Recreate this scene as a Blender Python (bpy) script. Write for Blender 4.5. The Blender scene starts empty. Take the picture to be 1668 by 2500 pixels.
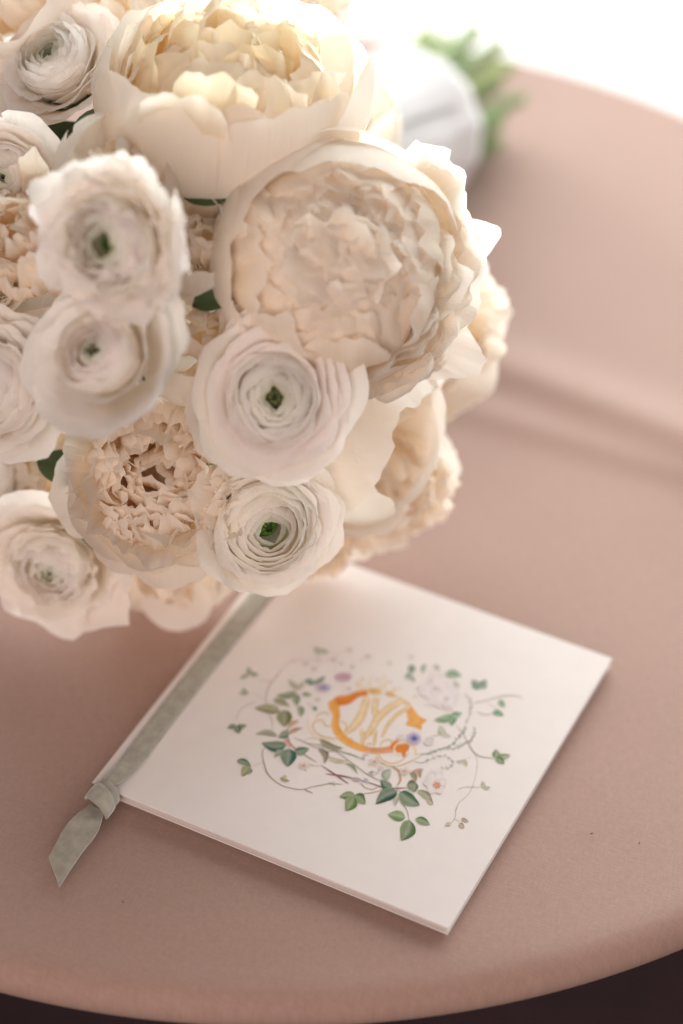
import bpy, math, random
import numpy as np
from mathutils import Vector, Matrix, noise

# ---------------------------------------------------------------- camera, light, exposure
sc = bpy.context.scene
sc.render.engine = 'CYCLES'
sc.cycles.max_bounces = 24
sc.cycles.diffuse_bounces = 20
sc.cycles.transmission_bounces = 20
sc.cycles.use_denoising = True
sc.cycles.sample_clamp_indirect = 6.0
sc.view_settings.view_transform = 'Standard'
sc.view_settings.look = 'None'
sc.view_settings.gamma = 1.0
sc.view_settings.exposure = 0.0

W_PX, H_PX, F_PX = 1668.0, 2500.0, 5900.0        # photograph size and focal length in its pixels
CAM_H = 0.6674                                   # camera above the table top (z = 0)
PITCH, ROLL = math.radians(41.33), math.radians(1.855)
_f = Vector((0, math.cos(PITCH), -math.sin(PITCH)))
_r0 = Vector((1, 0, 0)); _u0 = _r0.cross(_f)
CR = _r0 * math.cos(ROLL) + _u0 * math.sin(ROLL)     # image right
CU = -_r0 * math.sin(ROLL) + _u0 * math.cos(ROLL)    # image up
CB = -_f                                             # towards the camera
CAM = Vector((0, 0, CAM_H))

cam_d = bpy.data.cameras.new('camera')
cam_d.sensor_fit = 'VERTICAL'; cam_d.sensor_height = 36.0; cam_d.sensor_width = 24.0
cam_d.lens = 36.0 * F_PX / H_PX
cam_d.clip_start = 0.02; cam_d.clip_end = 60
cam_d.dof.use_dof = True
cam_d.dof.focus_distance = 0.868
cam_d.dof.aperture_fstop = 3.0
cam = bpy.data.objects.new('camera', cam_d)
sc.collection.objects.link(cam)
cam.matrix_world = Matrix(((CR.x, CU.x, CB.x, CAM.x), (CR.y, CU.y, CB.y, CAM.y), (CR.z, CU.z, CB.z, CAM.z), (0, 0, 0, 1)))
sc.camera = cam

world = bpy.data.worlds.new('World'); sc.world = world
world.use_nodes = True
_bg = world.node_tree.nodes['Background']
_bg.inputs['Color'].default_value = (1.0, 0.83, 0.74, 1)
_bg.inputs['Strength'].default_value = 0.12
WINDOW_STRENGTH = 5.3                              # unseen upper pane, added bright to light the cloth; lower one kept dimmer
_ld = bpy.data.lights.new('front_fill', 'AREA'); _ld.shape = 'RECTANGLE'; _ld.size = 1.8; _ld.size_y = 1.8  # added fill lamp, out of view in front, brightens the bloom faces
_ld.energy = 35.0; _ld.color = (1.0, 0.83, 0.75)
_lo = bpy.data.objects.new('front_fill', _ld); sc.collection.objects.link(_lo)
_lo.location = (-0.30, -1.15, 0.92)
_lo.rotation_euler = (Vector((-0.05, 0.75, 0.05)) - Vector(_lo.location)).to_track_quat('-Z', 'Y').to_euler()

def ray(px, py):
    return CR * ((px - W_PX / 2) / F_PX) - CU * ((py - H_PX / 2) / F_PX) - CB
def at_z(px, py, z=0.0):
    d = ray(px, py); return CAM + d * ((z - CAM_H) / d.z)
def at_t(px, py, t):
    return CAM + ray(px, py) * t

rnd = random.Random(7)
col = sc.collection

# ---------------------------------------------------------------- helpers
def lin(r, g, b):
    f = lambda c: (c / 255 / 12.92) if c / 255 <= 0.04045 else ((c / 255 + 0.055) / 1.055) ** 2.4
    return (f(r), f(g), f(b))
def mixc(a, b, t):
    t = max(0.0, min(1.0, t)); return tuple(x + (y - x) * t for x, y in zip(a, b))

class MB:
    def __init__(s): s.v = []; s.f = []; s.c = []; s.uv = []
    def grid(s, pts, cols=None, uvs=None, close_u=False):
        """pts[j][i] rows of points"""
        o = len(s.v); nj, ni = len(pts), len(pts[0])
        for j in range(nj):
            for i in range(ni):
                s.v.append(tuple(pts[j][i]))
                s.c.append(cols[j][i] if cols else (1, 1, 1))
                s.uv.append(uvs[j][i] if uvs else (i / max(1, ni - 1), j / max(1, nj - 1)))
        for j in range(nj - 1):
            for i in range(ni if close_u else ni - 1):
                k = (i + 1) % ni
                s.f.append((o + j * ni + i, o + j * ni + k, o + (j + 1) * ni + k, o + (j + 1) * ni + i))
    def poly(s, pts, cols):
        o = len(s.v)
        for p, c in zip(pts, cols):
            s.v.append(tuple(p)); s.c.append(c); s.uv.append((p[0], p[1]))
        s.f.append(tuple(range(o, o + len(pts))))
    def fan(s, c0, colc, ring, cols):
        o = len(s.v)
        s.v.append(tuple(c0)); s.c.append(colc); s.uv.append((0, 0))
        for p, c in zip(ring, cols): s.v.append(tuple(p)); s.c.append(c); s.uv.append((p[0], p[1]))
        n = len(ring)
        for i in range(n): s.f.append((o, o + 1 + i, o + 1 + (i + 1) % n))
    def tube(s, pts, rads, n=8, colr=(1, 1, 1), caps=True):
        rows = []; up = Vector((0.13, 0.31, 0.94))
        for j, p in enumerate(pts):
            p = Vector(p)
            a = Vector(pts[max(0, j - 1)]); b = Vector(pts[min(len(pts) - 1, j + 1)])
            d = (b - a).normalized(); x = d.cross(up).normalized(); y = d.cross(x)
            rows.append([p + (x * math.cos(2 * math.pi * i / n) + y * math.sin(2 * math.pi * i / n)) * rads[j] for i in range(n)])
        o = len(s.v)
        cc = colr if isinstance(colr, list) else [colr] * len(pts)
        s.grid(rows, [[cc[j]] * n for j in range(len(rows))], close_u=True)
        if caps:
            s.f.append(tuple(o + i for i in range(n))[::-1]); e = o + (len(rows) - 1) * n
            s.f.append(tuple(e + i for i in range(n)))
    def box(s, lo, hi, colr=(1, 1, 1)):
        o = len(s.v)
        for z in (lo[2], hi[2]):
            for x, y in ((lo[0], lo[1]), (hi[0], lo[1]), (hi[0], hi[1]), (lo[0], hi[1])):
                s.v.append((x, y, z)); s.c.append(colr); s.uv.append((x, y))
        for q in ((3, 2, 1, 0), (4, 5, 6, 7), (0, 1, 5, 4), (1, 2, 6, 5), (2, 3, 7, 6), (3, 0, 4, 7)):
            s.f.append(tuple(o + k for k in q))
    def build(s, name, mat, parent=None, smooth=True, bevel=0):
        me = bpy.data.meshes.new(name)
        me.from_pydata(s.v, [], s.f)
        ca = me.color_attributes.new('Col', 'FLOAT_COLOR', 'POINT')
        ca.data.foreach_set('color', np.array([(*c[:3], 1.0) for c in s.c], dtype=np.float32).ravel())
        uvl = me.uv_layers.new(name='UVMap')
        idx = np.empty(len(me.loops), dtype=np.int32); me.loops.foreach_get('vertex_index', idx)
        uvl.data.foreach_set('uv', np.array(s.uv, dtype=np.float32)[idx].ravel())
        if smooth: me.polygons.foreach_set('use_smooth', [True] * len(me.polygons))
        me.materials.append(mat); me.update()
        o = bpy.data.objects.new(name, me); col.objects.link(o)
        if parent: o.parent = parent
        if bevel:
            m = o.modifiers.new('bevel', 'BEVEL'); m.width = bevel; m.segments = 2
        return o

def empty(name, loc=(0, 0, 0), parent=None, mat=None):
    o = bpy.data.objects.new(name, None); col.objects.link(o)
    o.empty_display_size = 0.02
    if mat is not None: o.matrix_local = mat
    else: o.location = loc
    if parent: o.parent = parent
    return o
def tag(o, label=None, cat=None, group=None, kind=None):
    for k, v in (('label', label), ('category', cat), ('group', group), ('kind', kind)):
        if v: o[k] = v
    return o

def smooth_path(pts, n=8):
    """Catmull-Rom through pts (tuples of any length)"""
    out = []; P = [np.array(p, float) for p in pts]
    P = [2 * P[0] - P[1]] + P + [2 * P[-1] - P[-2]]
    for i in range(1, len(P) - 2):
        a, b, c, d = P[i - 1:i + 3]
        for k in range(n):
            t = k / n
            out.append(0.5 * (2 * b + (c - a) * t + (2 * a - 5 * b + 4 * c - d) * t * t + (3 * b - a - 3 * c + d) * t ** 3))
    out.append(P[-2]); return out

# ---------------------------------------------------------------- materials
def nt(name):
    m = bpy.data.materials.new(name); m.use_nodes = True
    t = m.node_tree; t.nodes.clear()
    o = t.nodes.new('ShaderNodeOutputMaterial')
    return m, t, o
def N(t, typ, **kw):
    n = t.nodes.new(typ)
    for k, v in kw.items():
        if k in n.inputs: n.inputs[k].default_value = v
        else: setattr(n, k, v)
    return n
def mixrgb(t, a, b, fac, mode='MIX'):
    n = t.nodes.new('ShaderNodeMix'); n.data_type = 'RGBA'; n.blend_type = mode
    for sock, v in ((n.inputs[0], fac), (n.inputs[6], a), (n.inputs[7], b)):
        if isinstance(v, bpy.types.NodeSocket): t.links.new(v, sock)
        elif isinstance(v, (int, float)): sock.default_value = v
        else: sock.default_value = (*v[:3], 1)
    return n.outputs[2]

def petal_material(name, tint, transl, vein=0.25):
    m, t, o = nt(name)
    at = N(t, 'ShaderNodeAttribute', attribute_name='Col')
    uv = N(t, 'ShaderNodeUVMap', uv_map='UVMap')
    mp = N(t, 'ShaderNodeMapping'); mp.inputs['Scale'].default_value = (26, 2.2, 1)
    t.links.new(uv.outputs[0], mp.inputs[0])
    nz = N(t, 'ShaderNodeTexNoise', Scale=1.0, Detail=3.0, Roughness=0.6)
    t.links.new(mp.outputs[0], nz.inputs['Vector'])
    rm = N(t, 'ShaderNodeValToRGB')
    rm.color_ramp.elements[0].position = 0.3; rm.color_ramp.elements[0].color = (0.982, 0.978, 0.972, 1)
    rm.color_ramp.elements[1].position = 0.7; rm.color_ramp.elements[1].color = (1, 1, 1, 1)
    t.links.new(nz.outputs[0], rm.inputs[0])
    c = mixrgb(t, at.outputs['Color'], rm.outputs[0], 1.0, 'MULTIPLY')
    bp = N(t, 'ShaderNodeBump', Strength=vein, Distance=0.0006)
    t.links.new(nz.outputs[0], bp.inputs['Height'])
    d = N(t, 'ShaderNodeBsdfPrincipled', Roughness=0.55)
    d.inputs['Specular IOR Level'].default_value = 0.25
    d.inputs['Sheen Weight'].default_value = 0.1; d.inputs['Sheen Roughness'].default_value = 0.4
    tr = N(t, 'ShaderNodeBsdfTranslucent')
    ct = mixrgb(t, c, tint, 1.0, 'MULTIPLY')
    t.links.new(c, d.inputs['Base Color']); t.links.new(ct, tr.inputs['Color'])
    t.links.new(bp.outputs[0], d.inputs['Normal']); t.links.new(bp.outputs[0], tr.inputs['Normal'])
    mx = N(t, 'ShaderNodeMixShader'); mx.inputs[0].default_value = transl
    t.links.new(d.outputs[0], mx.inputs[1]); t.links.new(tr.outputs[0], mx.inputs[2])
    t.links.new(mx.outputs[0], o.inputs[0])
    return m

def surface(name, color=None, rough=0.7, noise_scale=None, noise_amt=0.1, bump=0.0, bump_scale=200, bump_dist=0.0004, spec=0.3, sheen=0.0, attr=False):
    m, t, o = nt(name)
    p = N(t, 'ShaderNodeBsdfPrincipled', Roughness=rough)
    p.inputs['Specular IOR Level'].default_value = spec
    p.inputs['Sheen Weight'].default_value = sheen
    tc = N(t, 'ShaderNodeTexCoord')
    if attr:
        base = N(t, 'ShaderNodeAttribute', attribute_name='Col').outputs['Color']
    else:
        r = N(t, 'ShaderNodeRGB'); r.outputs[0].default_value = (*color, 1); base = r.outputs[0]
    if noise_scale:
        nz = N(t, 'ShaderNodeTexNoise', Scale=noise_scale, Detail=4.0)
        t.links.new(tc.outputs['Object'], nz.inputs['Vector'])
        rm = N(t, 'ShaderNodeValToRGB')
        a = 1 - noise_amt
        rm.color_ramp.elements[0].position = 0.3; rm.color_ramp.elements[0].color = (a, a, a, 1)
        rm.color_ramp.elements[1].position = 0.7; rm.color_ramp.elements[1].color = (1, 1, 1, 1)
        t.links.new(nz.outputs[0], rm.inputs[0])
        base = mixrgb(t, base, rm.outputs[0], 1.0, 'MULTIPLY')
    t.links.new(base, p.inputs['Base Color'])
    if bump:
        nb = N(t, 'ShaderNodeTexNoise', Scale=bump_scale, Detail=3.0)
        t.links.new(tc.outputs['Object'], nb.inputs['Vector'])
        bp = N(t, 'ShaderNodeBump', Strength=bump, Distance=bump_dist)
        t.links.new(nb.outputs[0], bp.inputs['Height']); t.links.new(bp.outputs[0], p.inputs['Normal'])
    t.links.new(p.outputs[0], o.inputs[0])
    return m

def cloth_material(name, color, weave=1500.0):
    m, t, o = nt(name)
    p = N(t, 'ShaderNodeBsdfPrincipled', Roughness=0.75)
    p.inputs['Specular IOR Level'].default_value = 0.25
    p.inputs['Sheen Weight'].default_value = 0.06; p.inputs['Sheen Roughness'].default_value = 0.45
    tc = N(t, 'ShaderNodeTexCoord')
    hs = []
    rot = N(t, 'ShaderNodeMapping'); rot.inputs['Rotation'].default_value = (0, 0, 0.35)
    t.links.new(tc.outputs['Object'], rot.inputs[0])
    for sx, sy in ((weave, weave * 0.16), (weave * 0.16, weave)):      # warp and weft threads
        mp = N(t, 'ShaderNodeMapping'); mp.inputs['Scale'].default_value = (sx, sy, 60)
        t.links.new(rot.outputs[0], mp.inputs[0])
        nz = N(t, 'ShaderNodeTexNoise', Scale=1.0, Detail=2.0)
        t.links.new(mp.outputs[0], nz.inputs['Vector']); hs.append(nz.outputs[0])
    ad = N(t, 'ShaderNodeMath', operation='ADD'); t.links.new(hs[0], ad.inputs[0]); t.links.new(hs[1], ad.inputs[1])
    bp = N(t, 'ShaderNodeBump', Strength=0.3, Distance=0.0003)
    t.links.new(ad.outputs[0], bp.inputs['Height']); t.links.new(bp.outputs[0], p.inputs['Normal'])
    rm = N(t, 'ShaderNodeValToRGB')
    rm.color_ramp.elements[0].position = 0.35; rm.color_ramp.elements[0].color = (0.86, 0.845, 0.84, 1)
    rm.color_ramp.elements[1].position = 0.65; rm.color_ramp.elements[1].color = (1, 1, 1, 1)
    hf = N(t, 'ShaderNodeMath', operation='MULTIPLY'); hf.inputs[1].default_value = 0.5
    t.links.new(ad.outputs[0], hf.inputs[0]); t.links.new(hf.outputs[0], rm.inputs[0])
    c = mixrgb(t, color, rm.outputs[0], 1.0, 'MULTIPLY')
    big = N(t, 'ShaderNodeTexNoise', Scale=9.0, Detail=3.0)
    t.links.new(tc.outputs['Object'], big.inputs['Vector'])
    r2 = N(t, 'ShaderNodeValToRGB')
    r2.color_ramp.elements[0].position = 0.3; r2.color_ramp.elements[0].color = (0.95, 0.94, 0.93, 1)
    r2.color_ramp.elements[1].position = 0.7; r2.color_ramp.elements[1].color = (1, 1, 1, 1)
    t.links.new(big.outputs[0], r2.inputs[0])
    c = mixrgb(t, c, r2.outputs[0], 1.0, 'MULTIPLY')
    t.links.new(c, p.inputs['Base Color']); t.links.new(p.outputs[0], o.inputs[0])
    return m

M_RAN = petal_material('ranunculus_petal', (1.0, 0.99, 0.97), 0.50, 0.5)
M_PEO = petal_material('peony_petal', (1.0, 0.985, 0.955), 0.52, 0.5)
M_CLOTH = cloth_material('dusty_pink_linen', (0.43, 0.285, 0.243))
M_WRAP = surface('white_satin_wrap', (0.66, 0.62, 0.63), 0.6, 30, 0.06, 0.2, 300, 0.0004, 0.2)
M_GREEN = surface('green_leaf', None, 0.5, 60, 0.3, 0.3, 250, 0.0005, 0.35, attr=True)
M_PAPER = surface('cream_card', (0.765, 0.705, 0.69), 0.85, 120, 0.03, 0.15, 900, 0.00015, 0.12)
M_PRINT = surface('watercolour_ink', None, 0.85, 420, 0.14, spec=0.1, attr=True)
M_VELVET = surface('sage_velvet', (0.40, 0.375, 0.315), 0.85, 260, 0.28, 0.35, 700, 0.0005, 0.08, 0.7)
M_FLOOR = surface('plum_carpet', (0.028, 0.013, 0.0145), 0.95, 90, 0.5, 0.8, 160, 0.004, 0.1)
M_TABLE = surface('dark_table_metal', (0.03, 0.024, 0.022), 0.5, 20, 0.2)
M_LINT = surface('lint', (0.19, 0.12, 0.105), 0.9, 900, 0.2)
mw, tw, ow = nt('window_daylight')
em = N(tw, 'ShaderNodeEmission', Strength=WINDOW_STRENGTH); em.inputs[0].default_value = (0.95, 1.0, 0.97, 1)
tw.links.new(em.outputs[0], ow.inputs[0])

mw2, tw, ow = nt('window_lower_dim')  # lower pane dimmed so its glare does not bleed over the table edge
em = N(tw, 'ShaderNodeEmission', Strength=1.7); em.inputs[0].default_value = (1.0, 0.99, 0.96, 1)
tw.links.new(em.outputs[0], ow.inputs[0])

# ---------------------------------------------------------------- setting: floor, window
TC = Vector((-0.0292, 0.8330, 0.0)); TR = 0.3266
FLOOR_Z = -0.74
mb = MB(); mb.grid([[(x, y, FLOOR_Z) for x in np.linspace(-3, 3, 3)] for y in np.linspace(-2, 2.6, 3)])
tag(mb.build('floor', M_FLOOR), kind='structure')

win = empty('window', (1.15, 1.37, FLOOR_Z))
tag(win, 'tall bright daylight window glowing blown-out white behind the table', 'window')
mb = MB(); mb.box((-1.55, 0.0, 0.80), (1.55, 0.012, 1.80)); mb.build('pane', mw, win, False)
mb = MB(); mb.box((-1.55, 0.0, 0.06), (1.55, 0.012, 0.76)); mb.build('pane', mw2, win, False)
mb = MB()
for lo, hi in (((-1.63, -.03, 0), (1.63, .05, .06)), ((-1.63, -.03, 1.80), (1.63, .05, 1.88)), ((-1.63, -.03, .06), (-1.55, .05, 1.80)), ((-1.55, -.02, .76), (1.55, .03, .80)), ((1.55, -.03, .06), (1.63, .05, 1.80))):
    mb.box(lo, hi)
mb.build('frame', surface('white_frame', (0.75, 0.74, 0.72), 0.5), win, False)

# ---------------------------------------------------------------- table and tablecloth
R0 = at_z(1120, 868); R1 = at_z(1690, 1075)          # the ridge in the cloth to the right of the bouquet
S0 = at_z(1120, 990); S1 = at_z(1690, 1150)
def ridge(p, a, b, h, w_up, w_dn, bow=0.0):
    d = (b - a); L = d.length; d = d / L; q = Vector((p[0] - a.x, p[1] - a.y, 0))
    s = q.dot(d); perp = q.dot(Vector((-d.y, d.x, 0))) - bow * math.sin(math.pi * max(0, min(1, s / L)))
    w = w_up if perp > 0 else w_dn
    e = 1.0
    if s < -0.03: e = math.exp(-((s + 0.03) / 0.06) ** 2)
    return h * e * math.exp(-(perp / w) ** 2)
def cloth_z(x, y):
    n = noise.noise(Vector((x * 9, y * 9, 2.3))) * 0.0013 + noise.noise(Vector((x * 3.2, y * 4.1, 7.1))) * 0.0014 + noise.noise(Vector((x * 26 + y * 9, y * 17, 4.4))) * 0.0003
    r = ridge((x, y), R0, R1, 0.0058, 0.020, 0.0125) + ridge((x, y), S0, S1, 0.0026, 0.016, 0.010)
    r += ridge((x, y), at_z(-60, 2250), at_z(900, 2330), 0.0012, 0.02, 0.012)
    flat = 1.0
    return n + r
rings = [0.0006 + i * 0.0021 for i in range(int((TR - 0.0107) / 0.0021))]
NA = 560
rows = []
for r in rings:
    row = []
    for k in range(NA):
        a = 2 * math.pi * k / NA; x, y = r * math.cos(a), r * math.sin(a)
        fade = min(1.0, (TR - 0.011 - r) / 0.03)
        row.append((x, y, cloth_z(x + TC.x, y + TC.y) * max(0, fade) - 0.0016))
    rows.append(row)
RIM = 0.010
for j in range(1, 12):                                 # rounded rim, turning under
    b = math.radians(122) * j / 11
    rows.append([((TR - RIM + RIM * math.sin(b)) * math.cos(2 * math.pi * k / NA), (TR - RIM + RIM * math.sin(b)) * math.sin(2 * math.pi * k / NA), -RIM + RIM * math.cos(b) - 0.0016) for k in range(NA)])
r_end = TR - RIM + RIM * math.sin(math.radians(122)); z_end = -RIM + RIM * math.cos(math.radians(122)) - 0.0016
for j in range(1, 13):                                 # short overhang with soft folds, turning in under the table
    q = j / 12.0; row = []
    for k in range(NA):
        a = 2 * math.pi * k / NA
        fold = (math.sin(a * 17 + 1.6 * math.sin(a * 3)) + 0.5 * math.sin(a * 31 + 1.0)) * 0.0045 * q
        drop = 0.030 + 0.004 * math.sin(a * 5 + .7)
        rr = r_end - 0.048 * q + fold * 0.4
        row.append((rr * math.cos(a), rr * math.sin(a), z_end - drop * q))
    rows.append(row)
for sft in (0.0012,): rows.append([(x * (1 - sft / 0.3), y * (1 - sft / 0.3), z + 0.001) for x, y, z in rows[-1]])
mb = MB(); mb.grid(rows, close_u=True)
mb.f.append(tuple(range(NA))[::-1])
tcl = mb.build('tablecloth', M_CLOTH); tcl.location = (TC.x, TC.y, 0)
tag(tcl, 'dusty pink linen tablecloth covering the small round table', 'tablecloth')
tab = empty('table', (TC.x, TC.y, FLOOR_Z)); tag(tab, 'small round pedestal table under the dusty pink cloth', 'table')
def turned(prof, n=48):
    m = MB(); m.grid([[(r * math.cos(2 * math.pi * k / n), r * math.sin(2 * math.pi * k / n), z) for k in range(n)] for r, z in prof], close_u=True); return m
turned([(0.001, .7335), (TR - .026, .7335), (TR - .024, .730), (TR - .06, .716), (.22, .708), (.03, .706)]).build('tabletop', M_TABLE, tab)
turned([(.022, .71), (.022, .06), (.03, .05)], 24).build('column', M_TABLE, tab)
turned([(.03, .052), (.05, .03), (.19, .014), (.20, .006), (.20, .0), (.001, .0)]).build('foot', M_TABLE, tab)

# ---------------------------------------------------------------- booklet
BH = 0.0046                                            # height of the cover above the table
KS = (CAM_H - BH) / CAM_H
TH = math.radians(-25.6445)
BO = Vector((-0.08887 * KS, 0.60306 * KS, 0.0))
BA, BB = 0.14556 * KS, 0.152 * KS
bk = empty('booklet', mat=Matrix.Translation(BO) @ Matrix.Rotation(TH, 4, 'Z'))
tag(bk, 'square cream booklet with printed floral monogram cover, tied with a sage velvet ribbon', 'booklet')
BINV = (Matrix.Translation(BO) @ Matrix.Rotation(TH, 4, 'Z')).inverted()
def card(x0, y0, x1, y1, z, th, name, parent, m=M_PAPER, lift=None, nx=24, ny=24):
    """thin sheet with its own thickness; lift(x, y) bends it"""
    mb = MB(); lift = lift or (lambda x, y: 0.0)
    X = np.linspace(x0, x1, nx); Y = np.linspace(y0, y1, ny)
    mb.grid([[(x, y, z + th + lift(x, y)) for x in X] for y in Y])
    mb.grid([[(x, y, z + lift(x, y)) for x in X[::-1]] for y in Y])
    for line in ([(x, y0) for x in X], [(x1, y) for y in Y], [(x, y1) for x in X[::-1]], [(x0, y) for y in Y[::-1]]):
        mb.grid([[(x, y, z + lift(x, y)) for x, y in line], [(x, y, z + th + lift(x, y)) for x, y in line]])
    return mb.build(name, m, parent, smooth=False)
cover = card(0, 0, BA, BB, BH - 0.0006, 0.0006, 'front_cover', bk)
card(0.0002, 0.0003, BA - 0.0004, BB - 0.0003, 0.0004, 0.0005, 'back_cover', bk)
for i in range(5):
    card(0.0006, 0.0024 + 0.0002 * (i % 3), BA - 0.0012 - 0.0003 * (i % 2), BB - 0.0008 - .0003 * (i % 2), 0.00105 + 0.00058 * i, 0.00044, 'page', bk, nx=6, ny=6)
mb = MB(); rows = []
for j in range(9):
    b = math.pi * j / 8
    rows.append([(-0.0006 * math.sin(b), y, BH / 2 + (BH / 2 - 0.0001) * math.cos(b)) for y in np.linspace(0.0002, BB - 0.0002, 12)])
mb.grid(rows); mb.build('spine', M_PAPER, bk)

# --- print on the cover: traced in photograph pixels, laid on the cover plane
def bxy(px, py):
    p = BINV @ at_z(px, py, BH); return p.x, p.y
def crop(x0, y0, s):
    return lambda x, y: bxy(x0 + x / s, y0 + y / s)
cA = crop(520, 1540, 1.96); cB = crop(540, 1560, 3.92); cC = crop(740, 1640, 4.9); cD = crop(920, 1560, 4.126); cE = crop(760, 1820, 3.5636)
PAPER_C = (0.765, 0.705, 0.69)
layer = [0]
def pz():
    layer[0] += 1; return BH + 0.00005 + layer[0] * 0.0000007
def ink(rgb, a=1.0):
    return mixc(PAPER_C, lin(*rgb), a)
def p_line(mb, cr, pts, w, rgb, a=1.0, taper=True):
    """w: width in crop pixels or list"""
    ws = w if isinstance(w, (list, tuple)) else [w] * len(pts)
    path = smooth_path([(x, y, q) for (x, y), q in zip(pts, ws)], 7)
    z = pz(); rows = []
    for i, p in enumerate(path):
        a0 = path[max(0, i - 1)]; b0 = path[min(len(path) - 1, i + 1)]
        d = b0[:2] - a0[:2]; d = d / (np.linalg.norm(d) + 1e-9); n = np.array([-d[1], d[0]])
        e = 1.0
        if taper: e = 0.45 + 0.55 * min(1, min(i, len(path) - 1 - i) / 4)
        h = p[2] / 2 * e
        l = p[:2] + n * h; r = p[:2] - n * h
        rows.append([(*cr(*l), z), (*cr(*p[:2]), z), (*cr(*r), z)])
    c = ink(rgb, a)
    cols = []
    for i in range(len(rows)):
        k = 1 + 0.12 * noise.noise(Vector((i * 0.35, layer[0] * 3.7, 0)))
        cc = tuple(x * k for x in c); cols.append([mixc(cc, PAPER_C, 0.12), cc, tuple(x * 0.92 for x in cc)])
    mb.grid(rows, cols)
def p_leaf(mb, cr, base, tip, w, rgb, a=1.0, bend=0.0, shape=0.42, two=0.25, rib=True):
    b = np.array(base, float); t = np.array(tip, float); d = t - b; L = np.linalg.norm(d); d = d / L; n = np.array([-d[1], d[0]])
    z = pz(); rows = []; cols = []
    dark = ink(rgb, a); light = mixc(dark, ink((200, 205, 170), a), two)
    M = 11
    for i in range(M):
        s = i / (M - 1)
        h = w / 2 * (math.sin(math.pi * s ** (0.75 if shape < 0.45 else 1.15))) ** 0.85
        h *= 1 + 0.07 * noise.noise(Vector((s * 5, layer[0] * 1.9, 0)))
        cpt = b + d * L * s + n * bend * L * math.sin(math.pi * s)
        k = 1 + 0.16 * noise.noise(Vector((s * 4, layer[0] * 2.3, 4)))
        f = lambda c: tuple(x * k for x in c)
        rows.append([(*cr(*(cpt + n * h * q)), z) for q in (1, 0.55, 0.07, -0.07, -0.55, -1)])
        mid = mixc(dark, PAPER_C, 0.3) if rib else dark
        cols.append([f(mixc(light, PAPER_C, .12)), f(light), mid, mid, f(dark), f(tuple(x * .8 for x in dark))])
    mb.grid(rows, cols)
def p_blob(mb, cr, c, rx, ry, rgb, a=1.0, spikes=0, soft=0.5, rot=0.0, edge=None):
    z = pz(); ring = []; cols = []; n = 26
    ed = ink(edge, a) if edge else mixc(PAPER_C, ink(rgb, a), soft)
    for i in range(n):
        t = 2 * math.pi * i / n
        k = 1 + 0.12 * noise.noise(Vector((math.cos(t) * 1.5, math.sin(t) * 1.5, layer[0])))
        if spikes: k *= 0.72 + 0.42 * (0.5 + 0.5 * math.cos(spikes * t))
        x, y = rx * k * math.cos(t), ry * k * math.sin(t)
        ring.append((*cr(c[0] + x * math.cos(rot) - y * math.sin(rot), c[1] + x * math.sin(rot) + y * math.cos(rot)), z)); cols.append(ed)
    mb.fan((*cr(*c), z), ink(rgb, a), ring, cols)
def p_poly(mb, cr, pts, rgb, a=1.0):
    z = pz(); c = np.mean(np.array(pts, float), 0)
    base = ink(rgb, a)
    mb.fan((*cr(*c), z), mixc(base, PAPER_C, .1), [(*cr(*p), z) for p in pts], [tuple(x * .95 for x in base)] * len(pts))

GOLD, ORG, ORD, CREAM = (224, 180, 110), (232, 168, 84), (218, 130, 52), (234, 206, 160)
mg = MB()
# the pale letter inside, drawn first; broad strokes with fine darker outlines
for pts, w in (([(775, 290), (740, 400), (690, 540), (600, 660), (500, 740)], [70, 95, 100, 85, 40]),
               ([(885, 300), (862, 400), (862, 500), (890, 570)], [60, 70, 60, 30]),
               ([(1180, 350), (1040, 430), (900, 550), (820, 690), (720, 800)], [60, 85, 90, 75, 40]),
               ([(1260, 430), (1120, 520), (1010, 650), (945, 785)], [40, 40, 36, 24]),
               ([(690, 680), (720, 790), (700, 880)], [40, 44, 30]),
               ([(880, 700), (860, 800), (850, 890)], [20, 26, 20])):
    p_line(mg, cC, pts, [q * 0.9 for q in w], CREAM, 0.85)
    for s in (-1, 1):
        P = np.array(pts, float); D = np.gradient(P, axis=0); D /= np.linalg.norm(D, axis=1)[:, None]
        off = P + np.stack([-D[:, 1], D[:, 0]], 1) * np.array(w)[:, None] * 0.45 * s
        p_line(mg, cC, [tuple(q) for q in off], 13, (216, 176, 112), 0.95)
for pts, w in (([(640, 150), (700, 200), (790, 225), (900, 215), (1000, 190)], 60), ([(790, 210), (800, 130), (825, 50)], 26), ([(700, 190), (680, 120), (720, 60)], 18),
               ([(960, 200), (1000, 130), (1060, 110)], 28), ([(900, 215), (930, 120), (960, 60)], 16), ([(1000, 240), (1110, 220), (1180, 190)], 30)):
    p_line(mg, cC, pts, w, (236, 208, 164), 0.6)
for c in ((640, 140), (1045, 125), (1100, 200), (1340, 300), (720, 95), (890, 100), (980, 70)):
    p_blob(mg, cC, c, 26, 20, (228, 190, 140), 0.5)
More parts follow.
